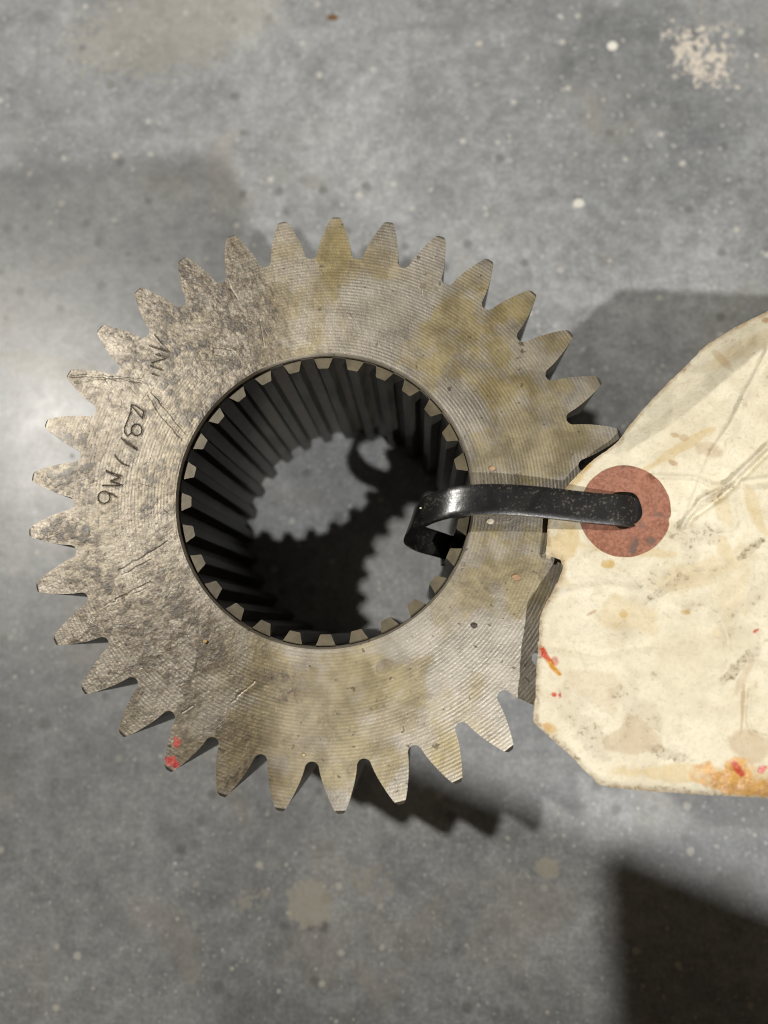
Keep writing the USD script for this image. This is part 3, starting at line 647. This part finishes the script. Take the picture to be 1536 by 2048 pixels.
ns = len(sec); V = sv.reshape(-1, 3); F = []
for i in range(len(cl) - 1):
    for k in range(ns):
        a, b = i * ns + k, i * ns + (k + 1) % ns; F += [(a, b, b + ns), (a, b + ns, a + ns)]
F = np.array(F)
for base in (0, (len(cl) - 1) * ns):
    cap = np.array([(base, base + i, base + i + 1) for i in range(1, ns - 1)]); F = np.vstack([F, cap if base else cap[:, ::-1]])
m = trimesh.Trimesh(V, F, process=False)
if m.volume < 0: F = F[:, ::-1]
dust = np.repeat(np.interp(u, [0, .06, .2, .3, .45, 1], [.9, .95, .55, .3, .15, .05]), ns)
vv, ff, nn = meshkit.arrays((V, F), False)[0], F, vnormals(V, F)
# sharpen the strap's long edges: split by section side
V2, F2, N2 = facet(V, F)
order = F.ravel(); D2 = dust[order]
smn = nn[order]; fl = N2
keep = np.abs((smn * fl).sum(1)) > .80
N2 = np.where(keep[:, None], smn, fl)
tie = thing('zip_tie', 'black nylon zip tie looped through the tag and the splined bore', 'zip tie')
emit('strap', tie, V2, F2, M_TIE, N2, {'dust': D2})
# locking head, low in the bore against the splines
hc = unp(893, 1101, .0585)
hb = trimesh.creation.box((.0058, .0078, .0062)); hb = hb.subdivide()
hv = np.array(hb.vertices); hv *= 1 - .10 * (np.abs(hv / np.array([.0029, .0039, .0031])).sum(1, keepdims=True) > 2.5)
hv = hv + hc + np.array([.0012, 0, -.002])
fv, ffc, fn = facet(hv, np.array(hb.faces)); emit('locking_head', tie, fv, ffc, M_TIE, fn, {'dust': np.full(len(fv), .1)})

# ------------------------------------------------------------------ crumbs lying on the gear and the tie
def crumb(px, py, z, size, mat, label, cat, flat=.5, seed=0, at=None):
    c = unp(px, py, z) if at is None else np.asarray(at); s = trimesh.creation.icosphere(2, 1.0); v = np.array(s.vertices)
    v *= (.6 + .8 * fbm(v, 1.4, 3, seed))[:, None]; v *= np.array([size, size * .75, size * flat]); v[:, 2] -= v[:, 2].min()
    return tag(emit('crumb', None, v + c, np.array(s.faces), mat, vnormals(v, np.array(s.faces))), label, cat)
M_DARK = plain('dark_crumb', (.045, .035, .028), .6); M_OCHRE = plain('ochre_chip', (.60, .40, .14), .6); M_PALE = plain('pale_chip', (.62, .55, .42), .7); M_RUST = plain('rust_chip', (.30, .185, .10), .7)
zs = H + .00012
crumb(948, 1251, zs, .00075, M_DARK, 'dark round crumb on the bare steel beside the tag', 'dirt crumb', .35, 1)
crumb(411, 1283, zs, .00055, M_OCHRE, 'ochre chip on the grimy lower left face of the gear', 'chip', .4, 2)
crumb(608, 1509, zs, .0004, M_OCHRE, 'small ochre chip at the root of a bottom gear tooth', 'chip', .4, 3)
crumb(1033, 1155, zs, .0010, M_RUST, 'flat rust coloured flake between the bore and the torn tag corner', 'flake', .22, 4)
crumb(985, 937, zs, .0008, M_RUST, 'small brown flake just above the zip tie on the gear', 'flake', .22, 5)
ui = int(.52 * len(cl)); crumb(0, 0, 0, .00028, M_PALE, 'pale speck on the bend of the zip tie', 'speck', .9, 6, cl[ui] + nd[ui] * (T2 * .84 * np.sign(nd[ui, 2])) + wdir[ui] * .0012)
crumb(981, 1043, zs, .0009, M_PALE, 'pale flake on the gear just below the zip tie', 'flake', .25, 7)

# ------------------------------------------------------------------ unseen phone and box, shaped and placed to throw the broad shadows
def shade_point(fx, fy, lamp, h):
    f = unp(fx, fy, 0.0); return f + (lamp - f) * (h / lamp[2])
pr_ = shade_point(488, 322, LAMP_C, .268); pl_ = shade_point(1205, 1640, LAMP_W, .268)
x1p, y1p, x0p = pr_[0], pr_[1], pl_[0]
def rounded_slab(w, d, t, r, name, parent, mat, n=8):
    pg = shapely.box(-w / 2 + r, -d / 2 + r, w / 2 - r, d / 2 - r).buffer(r, quad_segs=n)
    m = trimesh.creation.extrude_polygon(pg, t, engine='earcut'); return np.array(m.vertices), np.array(m.faces)
M_PHONE = plain('dark_glass', (.02, .02, .022), .25, 0.0, 50., .1); M_BRASS = plain('lens_rim', (.05, .05, .05), .3, .8)
wph, lph = x1p - x0p, .185  # unseen phone, outline sized to shade the upper left and lower right floor
phone = thing('smartphone', 'dark smartphone held level above the gear, outside the picture', 'smartphone', loc=((x0p + x1p) / 2, y1p - lph / 2, .2655))
v, f = rounded_slab(wph, lph, .009, .012, '', None, None); emit('phone_case', phone, *facet(v, f)[:2], M_PHONE, facet(v, f)[2])
v, f = rounded_slab(wph - .006, lph - .006, .0008, .010, '', None, None); v[:, 2] += .0092; emit('screen', phone, *facet(v, f)[:2], M_PHONE, facet(v, f)[2])

HB = .42  # unseen box in place of a hand and arm, shades the lower floor
la, lb = shade_point(918, 1542, LAMP_C, HB), shade_point(1500, 1775, LAMP_C, HB)
dv = (lb - la)[:2]; dv /= np.linalg.norm(dv); nv = np.array([dv[1], -dv[0]]);
if nv[1] > 0: nv = -nv
t0 = (-.04 - la[0]) / dv[0]
A = la[:2] + dv * t0
M_BOX = plain('cardboard', (.36, .24, .13), .8, 0., 60., .15)
LB, DB = .62, .36
cx = A + dv * LB / 2 + nv * DB / 2
box = thing('unseen_shade_box', 'unseen tall brown box out of view, placed to shade the lower floor from the second lamp', 'box', loc=(cx[0], cx[1], 0))
rz = math.atan2(dv[1], dv[0]); Rz = trimesh.transformations.rotation_matrix(rz, (0, 0, 1))
for nm, ex, off in (('shade_box_body', (LB, DB, HB - .006), (0, 0, (HB - .006) / 2)), ('flap', (LB, DB / 2 - .001, .003), (0, DB / 4, HB - .0015 - .002)), ('flap', (LB, DB / 2 - .001, .003), (0, -DB / 4, HB - .0015 - .002)), ('packing_strip', (LB, .05, .0004), (0, 0, HB))):
    b = trimesh.creation.box(ex); b.apply_translation(off); b.apply_transform(Rz)
    vv, ff, nn = facet(np.array(b.vertices), np.array(b.faces)); emit(nm, box, vv, ff, M_BOX, nn)
print('phone width', wph, 'box corner', A, 'tris', sum(len(UsdGeom.Mesh(p).GetFaceVertexCountsAttr().Get()) for p in stage.Traverse() if p.IsA(UsdGeom.Mesh)))
